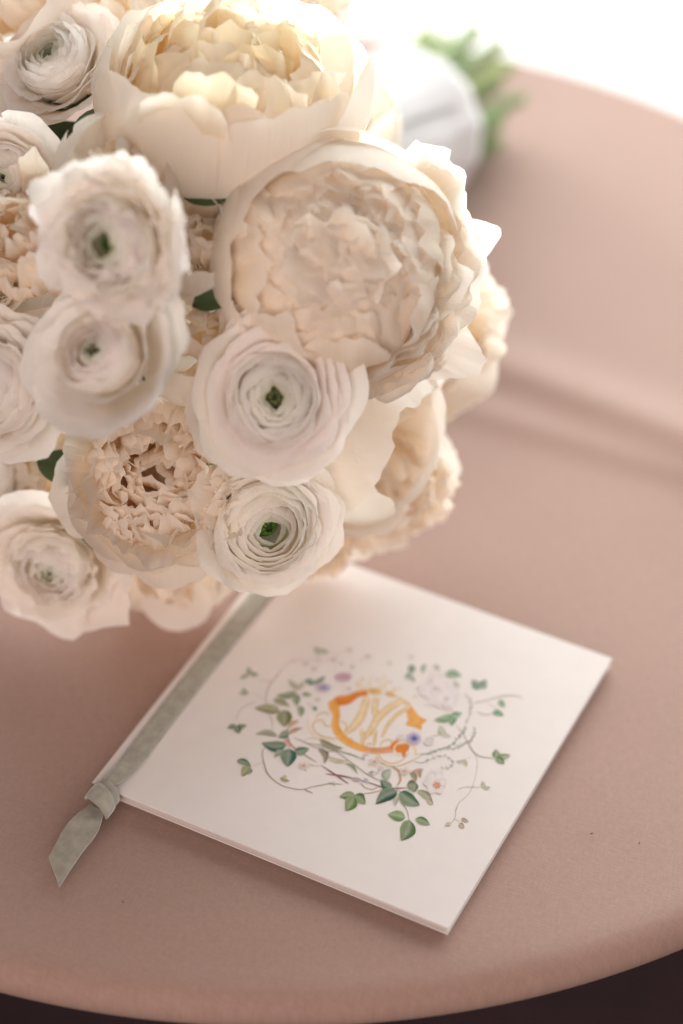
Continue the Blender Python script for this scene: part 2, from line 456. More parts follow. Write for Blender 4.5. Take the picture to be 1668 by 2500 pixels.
# the big letter
p_line(mg, cC, [(770, 250), (650, 272), (530, 335), (430, 350), (375, 400)], [66, 76, 112, 118, 100], ORD, 1.0, False)
p_line(mg, cC, [(330, 350), (372, 430), (400, 520), (388, 640), (432, 740), (540, 842), (740, 928), (900, 945), (1090, 925)], [70, 118, 88, 92, 98, 88, 74, 70, 84], ORG, 1.0, False)
p_line(mg, cC, [(740, 930), (900, 945), (1010, 938), (1100, 915)], [40, 60, 66, 80], ORD, .8)
p_line(mg, cC, [(1040, 920), (1100, 870), (1140, 818)], [70, 74, 46], ORD, 1.0)
p_blob(mg, cC, (1190, 915), 95, 52, ORD, 1.0, 0, .95, -0.25)
p_line(mg, cC, [(1185, 930), (1205, 980), (1200, 1028)], [70, 52, 24], ORD)
p_line(mg, cC, [(765, 240), (850, 238), (940, 258)], [64, 72, 56], GOLD, .95)
p_line(mg, cC, [(975, 262), (1050, 275), (1115, 296)], [40, 62, 30], GOLD, .85)
p_line(mg, cC, [(1100, 290), (1200, 350), (1290, 410)], [30, 44, 70], (233, 196, 130), .8)
p_poly(mg, cC, [(1235, 470), (1300, 415), (1385, 530), (1440, 556), (1487, 582), (1422, 632), (1418, 705), (1345, 668), (1225, 636), (1262, 575)], ORG)
# scrolls
for pts, w, c in (([(440, 802), (330, 795), (220, 770), (145, 715), (120, 648), (150, 595), (215, 578), (250, 600), (262, 640), (300, 652), (345, 640)], 13, GOLD),
                  ([(150, 560), (190, 510), (260, 490), (320, 520)], 12, GOLD), ([(60, 560), (58, 650), (100, 740), (190, 800), (330, 830)], 9, CREAM),
                  ([(435, 604), (490, 606), (520, 650), (500, 710), (470, 750)], 13, GOLD), ([(840, 742), (770, 780), (735, 830), (728, 890)], 13, GOLD),
                  ([(840, 742), (810, 715), (780, 720)], 10, GOLD), ([(540, 800), (580, 800), (575, 830), (610, 850)], 9, GOLD),
                  ([(920, 892), (945, 842), (1000, 818), (1055, 830), (1075, 862)], 12, GOLD), ([(760, 900), (770, 865), (805, 860), (815, 895)], 9, GOLD),
                  ([(905, 975), (935, 1045), (1000, 1085), (1080, 1096), (1170, 1070), (1245, 1000), (1270, 950)], 11, GOLD),
                  ([(872, 980), (905, 1060), (980, 1115), (1080, 1135), (1200, 1112), (1310, 1062), (1410, 1015)], 12, (214, 180, 122)),
                  ([(1340, 1000), (1338, 930), (1290, 868), (1210, 842), (1130, 860), (1092, 915), (1098, 968), (1140, 1002), (1185, 998)], 17, (243, 222, 186)),
                  ([(1350, 1000), (1347, 925), (1296, 860), (1210, 833)], 7, ORG), ([(1400, 1000), (1480, 985), (1560, 980)], 9, (180, 190, 160))):
    p_line(mg, cC, pts, w, c)
mono = mg.build('monogram_print', M_PRINT, cover, smooth=False)

mp_ = MB()
OL, BR, RB, TW = (128, 124, 86), (150, 112, 92), (128, 74, 66), (150, 138, 118)
# stems and vines
for cr, pts, w, c, a in (
    (cB, [(590, 280), (510, 385), (450, 470), (428, 580), (450, 700), (488, 790), (488, 880)], 11, (165, 135, 125), .75),
    (cB, [(590, 280), (660, 220), (740, 195), (830, 230)], 9, (185, 165, 160), .6),
    (cB, [(415, 1030), (394, 1100), (412, 1200), (452, 1300), (560, 1392), (680, 1432), (780, 1442), (880, 1416), (1000, 1392), (1095, 1366)], [8, 10, 13, 13, 10, 9, 9, 8, 9, 7], OL, 1),
    (cB, [(788, 1438), (830, 1458), (878, 1478)], 12, (120, 100, 85), .9), (cB, [(1000, 1390), (1080, 1388), (1165, 1394)], 10, OL, .9), (cB, [(1050, 1386), (1095, 1408)], 9, OL, .9),
    (cB, [(340, 604), (240, 638), (172, 700), (140, 790)], 8, (180, 150, 140), .8), (cB, [(350, 388), (430, 405), (500, 405)], 8, (170, 160, 140), .7),
    (cB, [(262, 510), (350, 540), (420, 600)], 6, (175, 165, 150), .6), (cB, [(300, 1222), (350, 1200), (402, 1186)], 5, TW, .8),
    (cB, [(640, 850), (632, 920), (660, 1000), (720, 1060), (800, 1112), (912, 1180)], [28, 22, 20, 16, 14, 12], (160, 110, 90), 1),
    (cB, [(958, 1212), (1080, 1292), (1220, 1388)], [12, 20, 22], RB, 1), (cB, [(1000, 1294), (1150, 1312), (1300, 1345)], [16, 24, 18], RB, 1),
    (cB, [(1300, 1345), (1440, 1385), (1568, 1430)], [16, 14, 14], (120, 84, 78), .9),
    (cB, [(690, 942), (810, 995), (920, 1042), (1000, 1040)], 9, OL, .95), (cB, [(830, 1000), (1010, 1032), (1130, 1100), (1280, 1210), (1420, 1310), (1560, 1375)], 10, OL, .95),
    (cB, [(1000, 1080), (1100, 1072), (1220, 1100), (1385, 1163)], [8, 12, 16, 8], (110, 130, 80), 1), (cB, [(790, 970), (860, 952), (945, 962)], 6, OL, .8),
    (cB, [(830, 1190), (900, 1218), (960, 1212)], 7, (180, 150, 130), .8), (cB, [(750, 1205), (840, 1215), (920, 1216)], 6, (200, 170, 150), .7), (cB, [(800, 1240), (815, 1275)], 9, (170, 150, 100), .8),
    (cB, [(1400, 1300), (1450, 1275), (1440, 1310), (1500, 1290)], 7, (140, 140, 130), .9), (cB, [(820, 610), (860, 640), (905, 668)], 7, (110, 130, 120), .8),
    (cB, [(1330, 1380), (1380, 1425), (1450, 1440), (1500, 1415)], 9, (165, 140, 130), .9),
    (cB, [(1170, 420), (1175, 470), (1160, 540)], 5, (200, 175, 165), .6), (cB, [(900, 300), (960, 240), (1060, 180), (1230, 90)], 6, (205, 180, 175), .6), (cB, [(1070, 330), (1100, 220), (1075, 120)], 5, (205, 180, 175), .6),
    (cB, [(1240, 330), (1280, 240), (1400, 170)], 5, (205, 180, 175), .6), (cB, [(790, 250), (850, 200), (930, 190)], 5, (205, 180, 175), .6),
    (cD, [(905, 560), (950, 650), (935, 760), (890, 880), (860, 940)], [8, 10, 10, 9, 7], (165, 160, 145), .7),
    (cD, [(965, 650), (1100, 622), (1250, 580), (1400, 570), (1482, 615)], [12, 12, 13, 14, 8], (170, 160, 125), .75), (cD, [(1100, 640), (1180, 690), (1210, 720)], 6, (190, 175, 155), .6),
    (cD, [(1010, 738), (1090, 766), (1170, 752)], 9, (150, 150, 110), .8), (cD, [(1300, 640), (1340, 660)], 5, (190, 175, 155), .6),
    (cD, [(800, 868), (870, 960), (930, 1070), (985, 1152), (1070, 1192), (1185, 1205)], [7, 8, 12, 14, 10, 8], OL, .95),
    (cD, [(985, 1155), (1012, 1250), (995, 1380), (960, 1500), (900, 1590), (830, 1650), (800, 1733)], 6, (172, 152, 128), .85),
    (cE, [(1290, 490), (1258, 560), (1256, 610), (1240, 650), (1205, 690)], 7, (170, 150, 120), .85), (cE, [(1240, 640), (1290, 660)], 6, (170, 150, 120), .8),
    (cD, [(810, 1530), (860, 1500), (960, 1494), (1045, 1500)], 7, (165, 155, 130), .85), (cD, [(975, 1172), (920, 1205), (860, 1222)], 5, (185, 170, 150), .7),
    (cD, [(480, 1010), (560, 985), (640, 965)], 7, (170, 165, 140), .7), (cD, [(640, 640), (650, 690), (720, 735)], 12, (196, 172, 182), .7),
    (cD, [(400, 1166), (520, 1152), (640, 1112), (760, 1062), (860, 950)], 8, (100, 125, 110), .9), (cD, [(680, 1112), (800, 1100), (900, 1052), (988, 972), (980, 900)], 7, (105, 130, 115), .9),
    (cD, [(370, 1235), (450, 1250), (540, 1218)], 8, (140, 145, 105), .9), (cD, [(590, 1180), (720, 1192), (770, 1270), (720, 1300), (640, 1312)], 5, (120, 140, 130), .8),
    (cD, [(150, 1288), (218, 1335), (238, 1420), (200, 1492)], [14, 30, 30, 14], (196, 152, 112), .95), (cD, [(155, 1285), (215, 1320), (236, 1370)], 11, (140, 106, 70), .9),
    (cE, [(520, 330), (640, 370), (730, 374), (830, 370)], [10, 15, 15, 12], (112, 84, 70), 1), (cE, [(380, 432), (480, 420), (560, 406), (640, 380)], 8, (140, 120, 98), .95),
    (cE, [(770, 490), (830, 560), (853, 662)], [8, 9, 10], (140, 135, 100), .95), (cE, [(720, 370), (770, 400), (830, 440)], 10, (200, 175, 140), .8),
    (cE, [(500, 250), (540, 240), (530, 225), (580, 240), (582, 200)], 5, (150, 140, 140), .8), (cE, [(430, 320), (470, 365), (540, 385), (590, 355)], 8, (175, 155, 145), .8),
    (cE, [(810, 232), (860, 240), (880, 260)], 6, (180, 140, 80), .8)):
    p_line(mp_, cr, pts, [q * .78 for q in w] if isinstance(w, list) else w * .8, c, a * .9)
# leaves: crop, base, tip, width, colour, alpha, bend
G1, G2, G3, GT, GO, GP = (104, 128, 84), (84, 112, 88), (62, 104, 86), (70, 122, 102), (132, 130, 78), (170, 172, 146)
for row in (
    (cB, (150, 838), (58, 858), 50, G2, .95, .1), (cB, (150, 838), (248, 826), 50, G1, .95, .1), (cB, (150, 832), (172, 910), 72, G2, 1, 0),
    (cB, (270, 335), (262, 268), 50, G1, .75, 0), (cB, (270, 335), (176, 384), 40, G1, .7, 0), (cB, (270, 335), (362, 348), 45, G1, .75, 0),
    (cB, (220, 512), (218, 466), 40, G1, .7, 0), (cB, (220, 518), (172, 526), 34, G1, .7, 0), (cB, (220, 518), (268, 516), 40, G1, .7, 0), (cB, (222, 520), (215, 548), 36, G1, .6, 0),
    (cB, (150, 1168), (288, 1226), 62, G2, 1, -.12), (cB, (282, 1228), (198, 1318), 88, (150, 152, 100), 1, .12), (cB, (270, 1232), (262, 1300), 40, G2, .9, -.2),
    (cB, (564, 1330), (658, 1360), 34, (140, 138, 84), .95, .1), (cB, (622, 1344), (598, 1300), 40, (190, 182, 140), .9, 0),
    (cB, (720, 512), (530, 538), 66, G1, .9, -.1), (cB, (690, 520), (722, 650), 74, G1, .9, -.12), (cB, (500, 583), (662, 652), 62, (126, 134, 84), .9, -.05),
    (cB, (565, 690), (318, 664), 92, GO, .9, .04), (cB, (605, 680), (606, 846), 150, (112, 116, 62), .95, 0), (cB, (752, 640), (760, 748), 66, G1, .9, -.1),
    (cB, (770, 530), (872, 540), 44, G1, .75, 0), (cB, (745, 492), (640, 390), 56, GO, .6, 0), (cB, (735, 490), (800, 410), 50, GO, .5, 0),
    (cB, (890, 436), (796, 398), 62, GT, .9, .1), (cB, (880, 432), (1000, 352), 54, G2, .8, .1), (cB, (885, 650), (912, 692), 42, GT, .9, 0),
    (cB, (640, 914), (784, 856), 40, (186, 120, 90), .9, -.08), (cB, (640, 850), (748, 786), 46, (190, 130, 100), .85, -.1), (cB, (605, 960), (668, 1040), 44, (210, 160, 145), .9, 0),
    (cB, (540, 928), (326, 916), 56, (140, 140, 118), .9, .12), (cB, (652, 896), (545, 945), 76, G2, .9, 0), (cB, (625, 1020), (388, 996), 108, G3, 1, -.1),
    (cB, (600, 1070), (506, 1140), 56, (120, 142, 116), .9, .12), (cB, (700, 1085), (846, 1050), 80, (92, 122, 98), 1, .05), (cB, (650, 1050), (636, 1228), 160, G3, 1, 0),
    (cB, (940, 962), (1172, 1050), 58, (112, 106, 66), .95, .1), (cB, (935, 1052), (985, 1200), 66, (108, 92, 62), .95, -.28), (cB, (1020, 1130), (1225, 1170), 42, (188, 178, 146), .9, .1), (cB, (1190, 1192), (1306, 1302), 26, G1, 1, -.15),
    (cB, (930, 80), (920, 165), 60, G1, .55, 0), (cB, (930, 120), (1040, 130), 56, G1, .5, 0), (cB, (930, 110), (880, 80), 36, G1, .5, 0),
    (cB, (1420, 1090), (1350, 1120), 34, (210, 185, 185), .8, 0), (cB, (1370, 1130), (1345, 1160), 24, (150, 140, 170), .8, 0),
    (cD, (350, 258), (348, 358), 72, GT, .85, 0), (cD, (335, 350), (290, 402), 54, GT, .75, 0), (cD, (330, 370), (385, 440), 40, GT, .65, 0), (cD, (485, 256), (462, 350), 50, GT, .7, .1), (cD, (570, 262), (640, 345), 40, GO, .55, -.1),
    (cD, (690, 358), (858, 376), 78, (84, 140, 104), .85, -.08), (cD, (770, 430), (835, 492), 44, G1, .45, 0), (cD, (1045, 500), (958, 412), 80, GT, .9, -.05), (cD, (1040, 500), (1102, 410), 84, GT, .85, .05), (cD, (1040, 470), (1092, 505), 40, GT, .7, 0),
    (cD, (760, 772), (576, 818), 74, (100, 150, 108), .95, -.08), (cD, (750, 765), (860, 748), 60, (100, 150, 108), .9, .1), (cD, (760, 755), (758, 874), 92, (78, 136, 96), 1, 0), (cD, (770, 770), (820, 800), 44, (100, 150, 108), .8, 0),
    (cD, (1228, 622), (1292, 688), 58, (92, 146, 104), .9, 0), (cD, (1165, 742), (1280, 778), 58, (88, 142, 100), .95, -.1),
    (cD, (1205, 1200), (1200, 1112), 78, G1, .95, 0), (cD, (1205, 1200), (1348, 1172), 72, (128, 150, 104), .95, .04), (cD, (1195, 1205), (1288, 1260), 66, (84, 120, 74), 1, -.08),
    (cD, (690, 970), (635, 868), 78, GP, .75, -.12), (cD, (660, 960), (750, 988), 40, GP, .6, 0), (cD, (480, 1055), (580, 1005), 62, (206, 194, 206), .8, .1),
    (cD, (1078, 1502), (1062, 1432), 46, GP, .9, 0), (cD, (1078, 1502), (1148, 1494), 36, GP, .9, .1), (cD, (800, 1238), (890, 1218), 30, GP, .7, .1), (cD, (860, 1222), (912, 1290), 38, (176, 168, 130), .85, -.1),
    (cD, (322, 1478), (400, 1410), 60, (204, 140, 104), .9, .1), (cD, (395, 1440), (455, 1305), 66, (196, 134, 100), .95, -.3), (cD, (440, 1400), (470, 1310), 34, (140, 112, 80), .9, -.2),
    (cE, (640, 300), (690, 205), 84, (150, 162, 140), .9, -.1), (cE, (702, 372), (604, 298), 80, G3, 1, -.12), (cE, (862, 238), (914, 312), 42, (108, 118, 84), .95, -.1), (cE, (832, 352), (930, 352), 90, (104, 116, 88), 1, -.05), (cE, (905, 330), (890, 412), 66, (96, 110, 82), .95, 0),
    (cE, (765, 420), (732, 528), 50, (160, 162, 138), .9, .1), (cE, (748, 402), (560, 512), 112, (54, 92, 74), 1, .1), (cE, (768, 410), (946, 524), 116, (78, 110, 78), 1, .05), (cE, (925, 392), (1062, 518), 58, (140, 140, 108), .95, -.1), (cE, (1010, 470), (1060, 518), 40, (166, 130, 112), .8, 0),
    (cE, (385, 440), (244, 448), 76, (104, 134, 72), 1, .05), (cE, (370, 440), (474, 512), 92, (96, 124, 70), 1, -.1), (cE, (370, 452), (302, 572), 108, (100, 130, 68), 1, -.05),
    (cE, (818, 632), (666, 602), 92, (118, 146, 92), 1, .04), (cE, (908, 640), (1034, 696), 66, (104, 136, 82), 1, -.06), (cE, (856, 652), (784, 830), 138, (92, 118, 74), 1, -.1),
    (cE, (1218, 678), (1160, 698), 36, (190, 176, 150), .85, 0), (cE, (1288, 678), (1332, 724), 42, (164, 140, 112), .9, 0), (cE, (1306, 638), (1372, 668), 30, (150, 132, 102), .9, 0),
    (cE, (580, 195), (634, 206), 40, (206, 192, 204), .85, 0), (cE, (350, 295), (445, 305), 36, (150, 124, 146), .8, 0), (cE, (455, 290), (510, 330), 30, (176, 158, 184), .8, 0), (cE, (500, 245), (540, 230), 22, (130, 128, 134), .8, 0)):
    cr, b, t, w, c, a, bend = row
    p_leaf(mp_, cr, b, t, w, c, a, bend)
# rosemary needles
for cr, pts, n, c in ((cD, [(520, 1152), (640, 1112), (760, 1062), (860, 950), (890, 880)], 26, (84, 124, 104)), (cD, [(780, 1104), (900, 1052), (988, 972), (980, 900)], 18, (92, 128, 110)),
                      (cD, [(500, 1230), (560, 1212), (620, 1180), (720, 1192), (765, 1260), (730, 1300), (630, 1300)], 20, (120, 142, 132)), (cD, [(905, 570), (950, 660), (935, 760), (895, 870)], 14, (160, 158, 146))):
    path = smooth_path(pts, 12)
    for i in range(n):
        p = path[int(i * (len(path) - 1) / n)]; an = rnd.uniform(0, 6.28)
        p_leaf(mp_, cr, tuple(p), (p[0] + 30 * math.cos(an), p[1] + 26 * math.sin(an)), 9, c, .75, 0, rib=False)
# blossoms
p_blob(mp_, cB, (980, 468), 82, 46, (104, 84, 170), .85, 9, .25); p_blob(mp_, cB, (1170, 366), 84, 42, (186, 92, 150), .85, 0, .55); p_blob(mp_, cB, (1170, 366), 50, 22, (150, 66, 120), .6, 0, .7)
for k in range(13):
    t = 2 * math.pi * k / 13 + .2
    p_leaf(mp_, cC, (1330, 802), (1330 + (95 + 20 * rnd.random()) * math.cos(t), 802 + (80 + 20 * rnd.random()) * math.sin(t)), 26, (176, 160, 206), .75, 0, rib=False, two=.0)
p_blob(mp_, cC, (1330, 805), 74, 58, (88, 64, 172), 1, 8, .35); p_blob(mp_, cC, (1330, 805), 34, 26, (70, 50, 150), 1, 0, .8)
p_blob(mp_, cC, (1180, 785), 56, 36, (214, 202, 206), .8, 0, .5); p_blob(mp_, cC, (1505, 845), 60, 40, (212, 200, 210), .8, 0, .6)
for x, y, s in ((560, 440, 100), (690, 500, 105), (600, 610, 110), (730, 620, 100), (480, 520, 80), (640, 380, 70), (760, 560, 80)):
    p_blob(mp_, cD, (x, y), s, s * .72, (226, 213, 222), .32, 5, .6, rnd.random() * 3)
for c, r, k in (((545, 430), 30, .5), ((705, 606), 26, .65), ((580, 490), 22, .4), ((130, 245), 22, .5), ((345, 185), 28, .35)):
    p_blob(mp_, cD, c, r, r * .7, (176, 150, 156), k)
for c, r in (((890, 292), 28), ((810, 242), 24), ((1075, 202), 26), ((1230, 112), 28), ((1405, 172), 30), ((930, 205), 20), ((1255, 270), 22), ((1225, 480), 22), ((925, 585), 26), ((1150, 240), 18), ((690, 215), 20)):
    p_blob(mp_, cB, c, r * 1.2, r * .8, (196, 160, 178), .6, 5, .4)
for k in range(6):                                    # white rose outline with an orange heart
    t = 2 * math.pi * k / 6
    p_blob(mp_, cD, (590 + 62 * math.cos(t), 1445 + 72 * math.sin(t)), 56, 46, (236, 228, 226), .35, 0, .9, t, edge=(210, 196, 200))
p_blob(mp_, cD, (605, 1480), 46, 36, (206, 126, 72), 1, 7, .75); p_blob(mp_, cD, (600, 1485), 20, 14, (170, 96, 50), .8)
for cr, c in ((cB, (790, 1218)), (cE, (550, 146)), (cE, (812, 230))):
    for k in range(5):
        t = 2 * math.pi * k / 5
        p_leaf(mp_, cr, c, (c[0] + 62 * math.cos(t), c[1] + 40 * math.sin(t)), 26, (222, 202, 192), .8, 0, rib=False)
    p_blob(mp_, cr, c, 20, 15, (190, 130, 80), .9); p_blob(mp_, cr, c, 8, 6, (120, 70, 40), .9)
wreath = mp_.build('wreath_print', M_PRINT, cover, smooth=False)

# --- velvet ribbon
rib = empty('ribbon', parent=bk)
rib['label'] = 'sage green velvet ribbon along the spine'
def strip(name, path, widths, normals, thick, parent, mat=M_VELVET, seg=5, edge=0.0005):
    """flat band along path; normals give the band's up direction"""
    P = smooth_path([(*p, w, *n) for p, w, n in zip(path, widths, normals)], 10)
    ru, rl = [], []
    for i, q in enumerate(P):
        p = Vector(q[:3]); a = Vector(P[max(0, i - 1)][:3]); b = Vector(P[min(len(P) - 1, i + 1)][:3])
        d = (b - a).normalized(); n = Vector(q[4:7]).normalized(); s = d.cross(n).normalized(); n = s.cross(d).normalized()
        up, lo = [], []
        for k in range(seg + 1):
            x = (k / seg - 0.5) * 2
            c = p + s * x * q[3] / 2 + n * (0.00018 * noise.noise(Vector((p.x * 260, p.y * 260, x))))
            e = thick * (0.5 if abs(x) < 0.99 else 0.3)
            up.append(c + n * e); lo.append(c - n * e)
        ru.append(up); rl.append(lo)
    mb = MB()
    rows = [u + l[::-1] for u, l in zip(ru, rl)]
    mb.grid(rows, close_u=True)
    m = len(rows[0]); o = 0
    mb.f.append(tuple(range(m))[::-1]); e = (len(rows) - 1) * m; mb.f.append(tuple(e + i for i in range(m)))
    return mb.build(name, mat, parent)
def bl(px, py, z):                                     # photograph pixel -> booklet coordinates at height z
    return tuple(BINV @ at_z(px, py, z))
zt = BH + 0.0007
Zn = (0, 0, 1)
RW = 0.0088
strip('band', [(0.0075, BB + 0.0010, BH - 0.002), (0.0074, BB - 0.0006, zt + .0002), (0.0072, BB * .75, zt), (0.0071, BB * .5, zt), (0.0072, BB * .25, zt), (0.0078, BB * .1, zt + .0003), (0.0079, BB * .045, zt + 0.0016), (0.0068, 0.0005, zt + 0.0022), (0.0060, -0.005, zt + 0.0005)],
      [RW] * 5 + [RW * .97, RW * .8, RW * .6, RW * .5], [(0, 1, .2), Zn, Zn, Zn, Zn, Zn, Zn, Zn, (0, -.6, .8)], 0.0007, rib)
strip('inner_band', [(0.0075, BB + .0010, BH - 0.002), (0.0075, BB - 0.003, 0.0024), (0.0078, BB * .5, 0.0026), (0.0085, 0.004, 0.0028), (0.0075, -0.0025, 0.0030), (0.0062, -0.006, 0.0036)],
      [RW] * 4 + [RW * .9, RW * .6], [(0, 1, .2), Zn, Zn, Zn, Zn, Zn], 0.0005, rib)
# knot: a thick wrapped band round the gathered ribbon, and the cut tail
KX, KY = bl(258, 1938, 0.006)[:2]
tx, ty = bl(128, 2120, 0.001)[:2]
dirt = Vector((tx - KX, ty - KY, 0)).normalized(); sidet = Vector((-dirt.y, dirt.x, 0))
mb = MB(); rows = []
for i in range(13):
    s = -1 + 2 * i / 12.0
    row = []
    for k in range(20):
        a = 2 * math.pi * k / 20
        wob = 1 + 0.10 * noise.noise(Vector((math.cos(a) * 1.4, math.sin(a) * 1.4, s * 1.1)))
        rx = (0.0057 + 0.0005 * s) * wob * (0.86 if abs(s) > .95 else 1) ; rz = (0.0036) * wob * (0.78 if abs(s) > .95 else 1)
        skew = 0.0022 * math.cos(a)
        p = Vector((KX, KY, 0.0046)) + dirt * (s * 0.0048 + skew) + sidet * rx * math.cos(a) + Vector((0, 0, max(-0.0043, rz * math.sin(a))))
        row.append(p)
    rows.append(row)
mb.grid(rows, close_u=True)
for e in (0, 12):
    c = sum((Vector(p) for p in rows[e]), Vector()) / 20
    mb.fan(c, (1, 1, 1), rows[e], [(1, 1, 1)] * 20)
mb.build('knot', M_VELVET, rib)
strip('knot_wrap', [Vector((KX, KY, 0)) + dirt * (0.0036 + .0022 * math.cos(a)) + sidet * 0.0058 * math.cos(a) + Vector((0, 0, 0.0049 + 0.0040 * math.sin(a))) for a in np.linspace(-0.25, math.pi + .25, 9)],
      [0.0062, 0.0068, 0.0072, 0.0076, 0.0078, 0.0078, 0.0076, 0.0070, 0.0062], [(sidet * math.cos(a) + Vector((0, 0, math.sin(a)))) for a in np.linspace(-0.25, math.pi + .25, 9)], 0.0008, rib)
E1 = Vector(bl(238, 1975, 0.0045)); E2 = Vector(bl(205, 2020, 0.0052)); E3 = Vector(bl(172, 2065, 0.0036)); E4 = Vector(bl(132, 2128, 0.0018))
mb = MB(); rows = []
tp = smooth_path([(*E1, .0066), (*E2, .0118), (*E3, .0116), (*E4, .0114)], 8)
L = len(tp)
for side in (1, -1):
    rows = []
    for i, q in enumerate(tp):
        p = Vector(q[:3]); s = i / (L - 1)
        row = []
        for k in range(9):
            x = k / 4 - 1
            lift = 0.0012 * (x * x) * (1 - s) + 0.0007 * math.sin(3 * s + x * 2)
            cut = -dirt * (x * 0.0052) * max(0, (s - .55) / .45)
            tilt = -0.0012 * x * (1 - s)
            row.append(p + sidet * (-x) * q[3] / 2 + cut + Vector((0, 0, lift + tilt + side * 0.0004)))
        rows.append(row if side > 0 else row[::-1])
    mb.grid(rows)
    if side > 0: first = rows
    else: second = [r[::-1] for r in rows]
for i0 in (0, 8): mb.grid([[r[i0] for r in first], [r[i0] for r in second]])
mb.grid([first[-1], second[-1]])
mb.build('tail', M_VELVET, rib)

# ---------------------------------------------------------------- bouquet
WHITE, IVORY, GRN = (0.99, 0.972, 0.955), (0.99, 0.955, 0.90), (0.50, 0.58, 0.26)
C0 = at_t(380, 750, 0.915)                            # middle of the flower head
bq = empty('bouquet', (C0.x, C0.y, 0.0))
tag(bq, 'round bridal bouquet of white ranunculus and cream peonies lying on the table', 'bouquet')
BQI = Vector((C0.x, C0.y, 0.0))
def bz(p0, p1, p2, p3, v):
    w = 1 - v
    return (w ** 3 * p0[0] + 3 * w * w * v * p1[0] + 3 * w * v * v * p2[0] + v ** 3 * p3[0],
            w ** 3 * p0[1] + 3 * w * w * v * p1[1] + 3 * w * v * v * p2[1] + v ** 3 * p3[1])
def petal_polar(mb, S, prof, az, half, c_base, c_tip, seed, drop=0.35, dpow=2.4, tuck=0.03, ruffle=0.05, rfreq=2.5, notch=0.03, nfreq=3.0, nu=13, nv=11, wbase=0.35, lean=0.0, point=0.0, v0=0.0):
    rows, cols, uvs = [], [], []
    for j in range(nv):
        v = v0 + (1 - v0) * j / (nv - 1); row, cr, ur = [], [], []
        for i in range(nu):
            u = -1 + 2 * i / (nu - 1)
            rim = 1 - drop * abs(u) ** dpow + notch * noise.noise(Vector((u * nfreq, seed * 1.7, 3.1))) - (notch * 0.6) * abs(noise.noise(Vector((u * nfreq * 3.1, seed * 0.9, 8.2)))) + point * (1 - abs(u)) ** 2
            ve = v * rim
            r, z = bz(*prof, min(1.12, ve))
            w = half * (wbase + (1 - wbase) * min(1.0, v * 1.7) ** 0.8)
            th = az + u * w + lean * v
            k = ruffle * v ** 2
            n1 = noise.noise(Vector((math.cos(th) * rfreq, math.sin(th) * rfreq, seed * 2.3 + v * 0.8)))
            n2 = noise.noise(Vector((math.cos(th) * rfreq * 1.3 + 5, math.sin(th) * rfreq * 1.3, seed * 1.1 + v * 1.2)))
            n3 = noise.noise(Vector((u * 9, v * 1.5, seed * 3.3)))
            r = r * (1 + tuck * u) + k * n1 + 0.18 * k * n3
            z = z + 0.7 * k * n2
            row.append((S * r * math.cos(th), S * r * math.sin(th), S * z))
            cr.append(mixc(c_base, c_tip, v ** 0.8)); ur.append(((u + 1) / 2 * half, v))
        rows.append(row); cols.append(cr); uvs.append(ur)
    mb.grid(rows, cols, uvs)
def petal_free(mb, S, prof, az, hw, c_base, c_tip, seed, cup=0.12, ruffle=0.08, fringe=0.10, nu=13, nv=11, skew=0.0):
    e = Vector((math.cos(az), math.sin(az), 0)); t = Vector((-math.sin(az), math.cos(az), 0))
    rows, cols, uvs = [], [], []
    for j in range(nv):
        v = j / (nv - 1); row, cr, ur = [], [], []
        for i in range(nu):
            u = -1 + 2 * i / (nu - 1)
            rim = 1 - 0.22 * abs(u) ** 2.2 + fringe * noise.noise(Vector((u * 2.6, seed * 1.7, 1.0))) + fringe * .5 * noise.noise(Vector((u * 6.5, seed, 5.0)))
            r, z = bz(*prof, min(1.1, v * rim))
            w = hw * (0.3 + 0.7 * min(1, v * 1.6) ** .8)
            n1 = noise.noise(Vector((u * 1.6, v * 1.4, seed * 2.1))); n2 = noise.noise(Vector((u * 2.2 + 4, v * 1.2, seed * 1.3))); n3 = noise.noise(Vector((u * 5, v * 2.0, seed * 4.1)))
            p = e * (r - cup * u * u + ruffle * v * (n1 * 1.4 + .35 * n3)) + t * (u * w + skew * v + .5 * ruffle * v * n2) + Vector((0, 0, z + ruffle * v * n2 * 1.1))
            row.append(tuple(p * S)); cr.append(mixc(c_base, c_tip, v ** 0.9)); ur.append(((u + 1) / 2 * .8, v))
        rows.append(row); cols.append(cr); uvs.append(ur)
    mb.grid(rows, cols, uvs)

flowers = []
def frame(px, py, t, nx, ny, spin=0.0):
    """flower matrix: z axis faces (nx, ny) in picture right / up terms, the rest towards the viewer"""
    nz = math.sqrt(max(0.0, 1 - nx * nx - ny * ny))
    Z = (CR * nx + CU * ny + CB * nz).normalized()
    X = (CR - Z * CR.dot(Z)).normalized(); Y = Z.cross(X)
    p = at_t(px, py, t) - BQI
    m = Matrix(((X.x, Y.x, Z.x, p.x), (X.y, Y.y, Z.y, p.y), (X.z, Y.z, Z.z, p.z), (0, 0, 0, 1)))
    return m
def depth_on_head(px, py, R):
    d = ray(px, py); oc = CAM - C0
    a = d.dot(d); b = 2 * oc.dot(d); c = oc.dot(oc) - R * R
    D = b * b - 4 * a * c
    if D <= 0: return -b / (2 * a)
    return (-b - math.sqrt(D)) / (2 * a)

